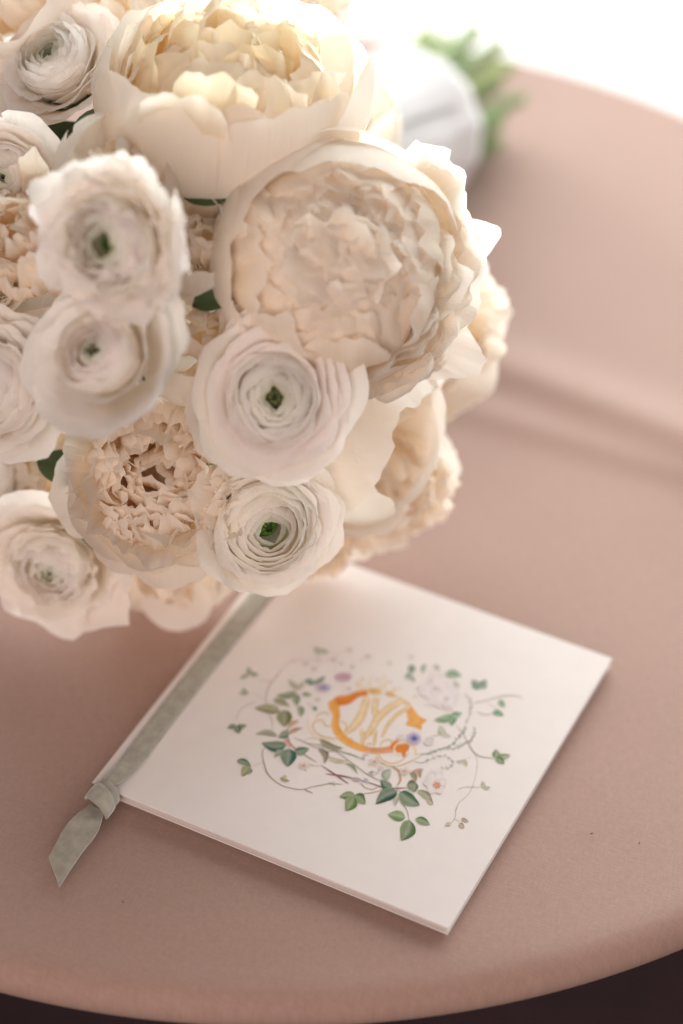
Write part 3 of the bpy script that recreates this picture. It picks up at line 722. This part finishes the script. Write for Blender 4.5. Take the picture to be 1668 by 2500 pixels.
def ranunculus(px, py, dia, nx, ny, dt=0.0, seed=1, ruffle=0.05, eye=0.10, flare=0.0, eye_col=None, tight=0.0, label=None, layers=11, extra=(), ex=1.25, sx=1.0, sy=1.0):
    t = depth_on_head(px, py, 0.088) + dt
    S = 1.10 * dia / 2 * t / F_PX
    rr_ = random.Random(seed)
    fl = empty('ranunculus', parent=bq, mat=frame(px, py, t, nx, ny) @ Matrix.Rotation(seed * 1.1, 4, 'Z') @ Matrix.Diagonal((sx, sy, 1, 1)) @ Matrix.Rotation(-seed * 1.1, 4, 'Z'))
    if label: fl['label'] = label
    flowers.append((fl, S))
    inner = MB()
    D = lambda r: 0.30 + 0.06 * math.exp(-((r - .34) / .16) ** 2) - 0.03 * math.exp(-(r / .14) ** 2) - 0.30 * max(0, r - .2) ** 1.7
    for i in range(layers):
        s = i / (layers - 1)
        rr = eye + (0.98 - eye) * s ** ex
        n = 4 if i < 4 else 5
        half = math.radians(74 if i < 4 else 64 - 12 * s)
        g = math.exp(-(s / 0.11) ** 2)
        cw = tuple(c * (0.98 + .03 * rr_.random()) for c in WHITE)
        tipc = mixc(cw, mixc(IVORY, GRN, 0.45), g * 0.65)
        basec = mixc(mixc(IVORY, GRN, .05), GRN, g * 0.30)
        a0 = rr_.uniform(0, 6.28)
        for k in range(n):
            az = a0 + 2 * math.pi * k / n + rr_.uniform(-.16, .16)
            jr = rr * (1 + rr_.uniform(-.05, .06) * (.6 + s)); jz = D(jr) + rr_.uniform(-.012, .015)
            if s > 0.5:                                  # saucer-like outer petals lying close on one another
                f = flare * (s - .5) * 2 + rr_.uniform(-.04, .06)
                prof = ((.04, -.62), (jr * .70, -.60 + .2 * s), (jr * .70, jz - .05 + .05 * f), (jr, jz + .10 * f))
            else:                                        # closed inner cup
                rb = jr + 0.10 * (1 - s)
                prof = ((.04, -.3), (rb + .07, -.20), (rb + .06, jz - .02), (jr - .03, jz + .02))
            ob = MB() if s > 0.55 else inner
            petal_polar(ob, S, prof, az, half, basec, tipc, seed * 31 + i * 7 + k, drop=.16 + .08 * rr_.random(), tuck=0.03, ruffle=ruffle * (.2 + 1.2 * s), notch=.03 + .025 * s * ruffle / .05,
                        nu=15, nv=9, v0=0.15)
            if s > 0.55: ob.build('petal', M_RAN, fl)
    for k, (azd, er, ez, eh, erf) in enumerate(extra):      # big loose wavy petals
        ob = MB()
        petal_polar(ob, S, ((.04, -.6), (er * .7, -.55), (er * .85, ez - .2), (er, ez)), math.radians(azd), math.radians(eh), IVORY, WHITE, seed * 13 + k * 2.7, drop=.24, ruffle=erf * .8, rfreq=2.6, notch=.07, nfreq=2.5, nu=23, nv=13)
        ob.build('petal', M_RAN, fl)
    tag(inner.build('inner_petals', M_RAN, fl), kind='stuff')
    # green heart: a small bowl of closed green petals round a dark button
    ec = eye_col or (0.16, 0.26, 0.06)
    e = MB()
    for k in range(7):
        az = 2 * math.pi * k / 7 + seed
        petal_polar(e, S, ((.02, -.1), (eye * 1.2, -.06), (eye * 1.2, .12), (eye * .28, .20 + .06 * rr_.random())), az, .70, tuple(c * .8 for c in ec), ec, seed + k, ruffle=.02, nu=7, nv=6)
    rows = []
    for j in range(6):
        b = math.pi / 2 * j / 5
        rows.append([(S * eye * 1.1 * math.cos(b) * math.cos(q), S * eye * 1.1 * math.cos(b) * math.sin(q), S * (.02 + eye * .9 * math.sin(b))) for q in np.linspace(0, 2 * math.pi, 14)[:-1]])
    e.grid(rows, [[(0.05, 0.085, 0.025)] * 13] * 6, close_u=True)
    e.build('green_eye', M_GREEN, fl)
    return fl

def peony(px, py, dia, nx, ny, dt, seed, guards, n_inner, inner_r=0.74, inner_z=0.0, inner_objects=False, label=None, yellow=0.5, t=None, name='peony', outer=None, loose=True, fluff=(), warm=0.0, wide=(.18, .30)):
    """guards: (azimuth deg, rim radius, rim height, half width deg, belly, extra dict)"""
    if t is None: t = depth_on_head(px, py, 0.086) + dt
    S = 1.06 * dia / 2 * t / F_PX
    rr_ = random.Random(seed)
    fl = empty(name, parent=bq, mat=frame(px, py, t, nx, ny))
    if label: fl['label'] = label
    flowers.append((fl, S))
    oc = outer or (0.988, 0.958, 0.92)
    for k, g in enumerate(guards):
        az, rr, zr, hw, bel = g[:5]; ex = dict(g[5]) if len(g) > 5 else {}
        P2 = ex.pop('p2', (bel * 1.08, zr - .38)); lift = ex.pop('base', -.72)
        prof = ((.05, lift), (bel * .95, lift + .02), P2, (rr, zr))
        ob = MB()
        kw = dict(drop=.26, ruffle=.07, notch=.05, nu=21, nv=17, rfreq=2.0, tuck=0.02 * (1 if k % 2 else -1)); kw.update(ex)
        petal_polar(ob, S, prof, math.radians(az), math.radians(hw), mixc(oc, (0.985, .94, .86), .5), oc, seed * 17 + k * 3.1, **kw)
        ob.build('petal', M_PEO, fl)
    inner = MB()
    for i in range(n_inner):
        az = i * 2.39996 + rr_.uniform(-.3, .3)
        q = math.sqrt((i + .5) / n_inner); rr = inner_r * q
        dome = lambda r: inner_z + .30 + .24 * (1 - (r / inner_r) ** 2)
        if loose:
            zr = dome(rr) + rr_.uniform(-.06, .10); hw = rr_.uniform(*wide)
            cu = rr_.choice((1, 1, 1, -1)) * rr_.uniform(.06, .20) * (0.5 + q)
            prof = ((rr * .35, -.45), (rr + .10, -.25), (rr + .12, zr - .10), (rr - cu, zr + .05))
        else:                                            # broad petals folded inwards over one another like scales
            tip = rr - rr_.uniform(.16, .34) * (.55 + .6 * q); hw = rr_.uniform(.22, .42)
            zr = dome(rr) + rr_.uniform(-.03, .03)
            if q < .5: tip = rr - rr_.uniform(.38, .62); hw = rr_.uniform(.30, .44); zr += .05 * (1 - q)
            prof = ((rr * .4, -.4), (rr + .10, -.2), (rr + .10, zr - .04), (tip, dome(max(0, tip)) + rr_.uniform(.02, .09)))
        y = rr_.random()
        tipc = mixc((0.987, .942, .895), (0.987, .937, .865), y); basec = mixc((0.985, .90, .77), (0.97, .76, .36), yellow * rr_.random())
        tipc = mixc(tipc, (0.97, .88, .62), warm * rr_.random())
        ob = MB() if inner_objects else inner
        petal_free(ob, S, prof, az, hw, basec, tipc, seed * 5 + i * 1.37, cup=rr_.uniform(-.06, .16) if loose else rr_.uniform(.04, .16), ruffle=.10 if loose else .062, fringe=.10, skew=rr_.uniform(-.1, .1))
        if inner_objects: ob.build('inner_petal', M_PEO, fl)
    for (a0, a1, r0, r1, z0, z1, n) in fluff:             # softer ruffled petals spilling to one side
        for i in range(n):
            az = math.radians(rr_.uniform(a0, a1)); rr = rr_.uniform(r0, r1); zr = z0 + (z1 - z0) * (rr - r0) / (r1 - r0) + rr_.uniform(-.05, .05)
            prof = ((rr * .3, -.45), (rr * .8, -.35), (rr * .98, zr - .15), (rr - rr_.uniform(-.10, .14), zr + .03))
            ob = MB()
            petal_free(ob, S, prof, az, rr_.uniform(.22, .36), (0.985, .92, .82), mixc((0.987, .955, .92), (.987, .968, .945), rr_.random()), seed * 9 + i * 2.9, cup=rr_.uniform(-.02, .15), ruffle=.07, fringe=.07)
            ob.build('inner_petal', M_PEO, fl)
    if not inner_objects and n_inner: tag(inner.build('inner_petals', M_PEO, fl), kind='stuff')
    return fl

# ranunculus: centre px, diameter px, facing
ranunculus(142, 158, 330, -.34, .42, -.004, 1, .075, .09, label='ranunculus with a dark green eye beside the upper peony', layers=12, ex=1.1, sx=1.04, sy=.97)
ranunculus(285, 590, 385, -.42, -.22, -.024, 2, .20, .15, .5, (0.16, 0.30, 0.06), label='ruffled ranunculus with wavy open petals', extra=((95, 1.08, .34, 34, .34), (50, 1.12, .28, 32, .34), (140, 1.05, .26, 30, .30), (10, 1.08, .18, 30, .3), (75, .86, .42, 30, .30), (115, .80, .42, 28, .3), (-40, 1.05, .1, 34, .25), (190, 1.02, .15, 34, .25), (250, 1.0, .05, 36, .2)))
ranunculus(258, 872, 395, -.40, .18, -.012, 3, .07, .09, .2, (0.10, 0.20, 0.04), label='ranunculus tucked under the ruffled one', layers=9, ex=1.5, sx=1.06, sy=.98)
ranunculus(672, 968, 410, .02, -.10, -.010, 4, .045, .115, .1, (0.30, 0.36, 0.16), label='ranunculus in front of the big open peony', layers=12, ex=1.35, sx=1.05, sy=.96, extra=((80, 1.12, .10, 40, .14), (40, 1.10, .05, 34, .14), (200, 1.04, .0, 34, .12)))
ranunculus(645, 1276, 360, .22, -.34, -.034, 5, .06, .15, .1, (0.14, 0.32, 0.05), label='ranunculus with a vivid green eye overhanging the booklet', layers=13, ex=1.05, sx=1.10, sy=.94)
ranunculus(140, 1376, 350, -.20, -.42, .016, 6, .16, .05, .3, label='ranunculus drooping to the tablecloth', layers=10, ex=1.2, sx=1.12, sy=.95)
ranunculus(-10, 940, 380, -.30, -.05, -.004, 7, .07, .13)
ranunculus(20, 425, 290, -.20, -.30, .012, 8, .05, .08)
ranunculus(-60, 690, 300, -.3, .3, .01, 9, .12, .08)
ranunculus(-40, 1150, 340, -.35, -.1, .036, 10, .06, .09)

# the big open peony
peony(810, 650, 580, .10, .02, -.006, 21, [
    (178, .84, .54, 46, 1.06, dict(ruffle=.03, drop=.16)), (222, .90, .44, 42, 1.05, dict(ruffle=.03)), (134, .78, .60, 48, 1.08, dict(ruffle=.04, drop=.14)),
    (92, .70, .66, 46, 1.10, dict(ruffle=.06, drop=.12)), (56, .80, .58, 40, 1.12, dict(ruffle=.06)), (100, 1.0, .44, 50, 1.12, dict(ruffle=.04)),
    (36, 1.22, .02, 18, .98, dict(ruffle=.10, notch=.03, point=.14)), (12, 1.30, -.14, 13, .95, dict(ruffle=.10, notch=.03, point=.16)), (-34, 1.32, -.12, 16, .95, dict(ruffle=.11, notch=.03, point=.18)), (-12, 1.18, -.14, 24, .95, dict(ruffle=.11, notch=.03)), (22, 1.14, .02, 26, 1.0, dict(ruffle=.11, notch=.03)),
    (-58, 1.12, .0, 30, 1.0, dict(ruffle=.12)), (-80, .98, .22, 40, 1.02), (250, .95, .28, 36, 1.02)],
    116, .90, .15, True, 'large open peony with a dense blush centre', 1.0, loose=False, fluff=((-75, 46, .78, 1.22, .30, .0, 30),))
# upper peony, seen from the side, opening upwards
peony(550, 282, 590, .14, .80, .004, 22, [
    (268, .86, .50, 46, 1.05, dict(ruffle=.03, drop=.10, notch=.09, nfreq=4)), (312, .92, .54, 42, 1.06, dict(ruffle=.04, drop=.12, notch=.08)), (226, .92, .50, 42, 1.05, dict(ruffle=.04, drop=.14, notch=.08)),
    (352, 1.06, .62, 30, 1.10, dict(ruffle=.10, point=.06)), (186, .96, .50, 36, 1.06, dict(ruffle=.05)), (145, .96, .54, 40, 1.06), (100, .98, .62, 42, 1.08), (55, 1.04, .64, 40, 1.10), (25, 1.08, .60, 30, 1.1),
    (288, .80, .42, 36, .98, dict(notch=.12, nfreq=5)), (245, .80, .44, 36, .98, dict(notch=.12, nfreq=5))],
    44, .84, .22, True, 'upper peony with a yellow tinted heart, opening upwards', 1.0, warm=.8, wide=(.26, .44))
# peony in the gap above the vivid eyed ranunculus
peony(395, 1150, 400, -.05, -.08, .024, 23, [
    (262, 1.12, .12, 40, 1.0, dict(ruffle=.14)), (215, 1.16, .10, 40, 1.0, dict(ruffle=.12)), (175, 1.12, .14, 40, 1.0, dict(ruffle=.12)), (300, 1.14, .08, 40, 1.0, dict(ruffle=.12)), (240, 1.34, -.10, 34, 1.0, dict(ruffle=.14, notch=.08)), (278, 1.40, -.12, 34, 1.0, dict(ruffle=.16, notch=.08)), (200, 1.36, -.1, 34, 1.0, dict(ruffle=.14)),
    (130, 1.08, .1, 40, 1., dict(ruffle=.12)), (60, 1.05, .1, 40, 1., dict(ruffle=.12)), (235, .98, .26, 26, .96, dict(ruffle=.12)), (285, .95, .26, 26, .96, dict(ruffle=.12)), (190, .98, .24, 26, .96, dict(ruffle=.12))],
    96, .92, .06, False, 'peony half hidden between the ranunculus', .3)
# peony at the left edge
peony(70, 590, 360, -.15, .10, .016, 24, [(a, .98, .25, 40, 1.0) for a in (40, 100, 160, 220, 280, 340)], 40, .82, .05, False, None, .8)
# closed peony buds with smooth broad petals
BUD = [(a, .62, .62, 62, 1.06, dict(ruffle=.03, drop=.2, notch=.03)) for a in (20, 140, 260)] + [(a, .80, .45, 56, 1.1, dict(ruffle=.04, drop=.2, notch=.03)) for a in (80, 200, 320)]
peony(290, 420, 300, .15, .45, .004, 25, BUD, 10, .5, .1, False, 'closed peony bud with smooth broad petals', .4)
peony(500, 830, 330, -.05, .10, .022, 26, BUD, 10, .5, .1, False, 'closed peony bud with smooth broad petals', .4)
peony(470, 600, 280, .0, .20, .018, 34, BUD, 8, .5, .1, False, 'closed peony bud with smooth broad petals', .4)
# lower right peony with loose hanging petals
peony(885, 1060, 460, .88, -.25, .000, 27, [
    (80, .55, .66, 62, 1.08, dict(ruffle=.05, drop=.16)), (10, .62, .64, 60, 1.08, dict(ruffle=.05, drop=.16)), (-60, .55, .64, 60, 1.06, dict(ruffle=.06, drop=.16)), (150, .6, .62, 60, 1.06, dict(ruffle=.05)), (215, .6, .6, 60, 1.05), (45, .80, .56, 50, 1.12, dict(ruffle=.06)),
    (-20, .92, .46, 48, 1.12, dict(ruffle=.07)), (-75, .95, .40, 46, 1.10, dict(ruffle=.08)), (30, 1.10, .22, 40, 1.12, dict(ruffle=.10)), (-35, 1.20, .05, 38, 1.1, dict(ruffle=.12, notch=.08)), (-80, 1.16, .05, 38, 1.05, dict(ruffle=.12, notch=.08))],
    0, .4, .12, False, 'loose peony on the side towards the cloth ridge', .4)
# blooms round the far and lower sides of the head
peony(960, 1180, 330, .6, -.45, .035, 28, [(a, 1.08, .15, 30, 1.0, dict(ruffle=.16)) for a in range(0, 360, 45)], 30, .8, .0, False, None, .5)
peony(760, 1300, 300, .3, -.7, .035, 29, [(a, 1.1, .10, 28, 1.0, dict(ruffle=.16)) for a in range(10, 360, 45)], 24, .8, .0, False, None, .5)
peony(410, 1360, 360, .05, -.80, .028, 30, [(a, 1.0, .25, 40, 1.05, dict(ruffle=.10)) for a in range(0, 360, 52)] + [(a, 1.2, -.1, 34, 1.05, dict(ruffle=.12)) for a in (60, 95, 130)], 14, .6, .0, False, None, .3)
peony(1030, 800, 420, .55, .0, .040, 31, [(a, 1.06, .15, 36, 1.0, dict(ruffle=.12)) for a in range(10, 360, 52)], 30, .8, 0, False, None, .4)
peony(800, 300, 360, .40, .30, .055, 32, BUD, 8, .5, .1, False, None, .3)
peony(620, 10, 420, .2, .5, .045, 33, [(a, 1.02, .3, 38, 1.0) for a in range(0, 360, 52)], 24, .8, .0, False, None, .5)
peony(150, 1160, 320, -.1, -.1, .075, 37, [(a, 1.06, .15, 38, 1.0, dict(ruffle=.12)) for a in range(0, 360, 52)], 20, .8, .0, False, None, .4)
peony(20, -40, 460, -.4, .5, .035, 36, [(a, 1.02, .3, 38, 1.0) for a in range(0, 360, 52)], 16, .8, .0, False, None, .5)
peony(270, 50, 420, -.1, .6, .030, 35, [(a, 1.02, .3, 38, 1.0) for a in range(0, 360, 52)], 16, .8, .0, False, None, .5)

# hanging loose petal under the head
mb = MB()
lp = at_t(412, 1462, 0.965) - BQI
petal_polar(mb, 0.030, ((.0, 0), (.3, .12), (.7, .12), (1.0, .0)), 0, .75, WHITE, WHITE, 5.5, ruffle=.06)
o = mb.build('loose_petal', M_RAN, bq)
Zp = (CB * .7 + CR * .1 + CU * .4).normalized(); Xp = (-CU + CR * .1); Xp = (Xp - Zp * Xp.dot(Zp)).normalized(); Yp = Zp.cross(Xp)
lq = lp + CU * 0.014
o.matrix_local = Matrix(((Xp.x, Yp.x, Zp.x, lq.x), (Xp.y, Yp.y, Zp.y, lq.y), (Xp.z, Yp.z, Zp.z, lq.z), (0, 0, 0, 1)))

# handle: stems bound in a white wrap
HE = at_z(975, 322, 0.042) - BQI                      # middle of the wrap's open end
HEAD = C0 - BQI
ax = (HE - HEAD).normalized()
hs1 = ax.cross(Vector((0, 0, 1))).normalized(); hs2 = hs1.cross(ax).normalized()
HL = (HE - HEAD).length
NECK = HEAD + ax * HL * 0.60
k = 0
for fl, S in flowers:
    p0 = fl.matrix_local.translation; zf = Vector((fl.matrix_local[0][2], fl.matrix_local[1][2], fl.matrix_local[2][2]))
    a = k * 2.39996; q = math.sqrt((k + .5) / len(flowers)); k += 1
    off = hs1 * math.cos(a) * q + hs2 * math.sin(a) * q
    n1 = NECK + off * 0.016; n2 = HE + off * 0.024
    end = HE + ax * rnd.uniform(.050, .095) + off * 0.036 + hs1 * rnd.uniform(-.002, .004)
    b0 = p0 - zf * S * .5
    if (BQI + end).z < 0.005: end.z = 0.005
    pts = smooth_path([tuple(b0), tuple(b0 - zf * S * .4 + (NECK - b0) * .2), tuple(n1), tuple(n2), tuple(end)], 6)
    mb = MB(); g = mixc((0.10, 0.19, 0.03), (0.26, 0.28, 0.07), rnd.random())
    mb.tube([Vector(p) for p in pts], [0.0024] * (len(pts) - 6) + [0.0036] * 6, 8, g); mb.build('stem', M_GREEN, bq)
for i in range(9):                                     # leafy stem ends
    a = i * 0.7; off = hs1 * math.cos(a) + hs2 * math.sin(a)
    b0 = HE + off * 0.020; e0 = HE + off * 0.033 + ax * rnd.uniform(.045, .095)
    if (BQI + e0).z < 0.004: e0.z = 0.004
    mb = MB(); mb.tube([b0, (b0 + e0) / 2, e0], [0.0048, 0.0050, 0.0042], 8, mixc((0.08, 0.17, 0.025), (0.24, 0.28, 0.06), rnd.random())); mb.build('stem', M_GREEN, bq)
mb = MB(); rows = []
for j in range(26):
    s = j / 25; c = NECK + (HE - NECK) * (s * 1.0)
    row = []
    for i in range(64):
        a = 2 * math.pi * i / 64
        R = 0.022 + 0.018 * s ** 1.2 + 0.0006 * math.sin(a * 15 + 3 * s) * s + 0.0016 * noise.noise(Vector((math.cos(a) * 2, math.sin(a) * 2, s * 4)))
        skew = 0.006 * math.cos(a - 1.0) * s
        row.append(c + (hs1 * math.cos(a) + hs2 * math.sin(a)) * R + ax * skew)
    rows.append(row)
for j in (1, 2, 3): rows.append([p + (HE - ax * .002 * j - p) * 0.05 * j - ax * .004 * j for p in rows[25]])
mb.grid(rows, close_u=True)
mb.build('wrap', M_WRAP, bq)
mb = MB(); rows = []                                   # folded overlap of the wrap
for j in range(14):
    s = .12 + .82 * j / 13; c = NECK + (HE - NECK) * s
    row = []
    for i in range(14):
        a = 1.1 + 1.6 * i / 13 - .5 * s
        R = 0.0238 + 0.018 * s ** 1.2 + 0.0016 * math.sin(i * .5)
        row.append(c + (hs1 * math.cos(a) + hs2 * math.sin(a)) * R)
    rows.append(row)
mb.grid(rows); mb.build('wrap_fold', M_WRAP, bq)

# leaves between the blooms
def leaf(pos, zdir, xdir, L, w, c, seed):
    mb = MB(); rows, cols = [], []
    for j in range(12):
        s = j / 11; row = []
        for i in range(7):
            u = -1 + i / 3
            h = w / 2 * math.sin(math.pi * s ** .8) ** .9 + .0003
            row.append((L * s, u * h, 0.12 * L * math.sin(2 * s) + .25 * abs(u) * h + .04 * L * noise.noise(Vector((s * 3, u, seed)))))
        rows.append(row); cols.append([mixc(c, (0.10, .15, .05), .25 * abs(x)) for x in np.linspace(-1, 1, 7)])
    mb.grid(rows, cols); o = mb.build('leaf', M_GREEN, bq)
    Z = zdir.normalized(); X = (xdir - Z * xdir.dot(Z)).normalized(); Y = Z.cross(X)
    o.matrix_local = Matrix(((X.x, Y.x, Z.x, pos.x), (X.y, Y.y, Z.y, pos.y), (X.z, Y.z, Z.z, pos.z), (0, 0, 0, 1)))
LV = [(175, 312, 1, -.10, .078, .028), (440, 470, 1, -.1, .078, .022), (470, 748, .8, .3, .076, .020), (90, 1125, .8, -.3, .074, .026), (205, 1240, .3, -.7, .066, .022)]
LV += [(rnd.uniform(0, 620), rnd.uniform(250, 1080), rnd.uniform(-1, 1), rnd.uniform(-1, 1), .045, .03) for _ in range(26)]
for i, (px, py, dx, dy, R, L) in enumerate(LV):
    t = depth_on_head(px, py, R)
    leaf(at_t(px, py, t) - BQI, CB + CU * .3, CR * dx + CU * dy, L, L * .5, mixc((0.045, 0.075, 0.025), (0.09, 0.13, 0.05), rnd.random()), i)

# specks of lint on the cloth
for px, py, a in ((1446, 2030, .4), (1562, 2053, 1.3), (300, 2203, 2.2)):
    p = at_z(px, py, 0.0); z = cloth_z(p.x, p.y) - 0.0012
    mb = MB(); d = Vector((math.cos(a), math.sin(a), 0))
    mb.tube([p + d * (k - 1.5) * 0.00045 + Vector((0, 0, z + .0003 + .00012 * (k % 2))) for k in range(4)], [.00012, .00026, .00024, .0001], 6)
    tag(mb.build('lint', M_LINT), 'tiny dark lint speck on the cloth below the ribbon tail' if px < 500 else 'tiny dark lint speck on the cloth beside the booklet fore edge', 'lint', 'specks of lint on the tablecloth')
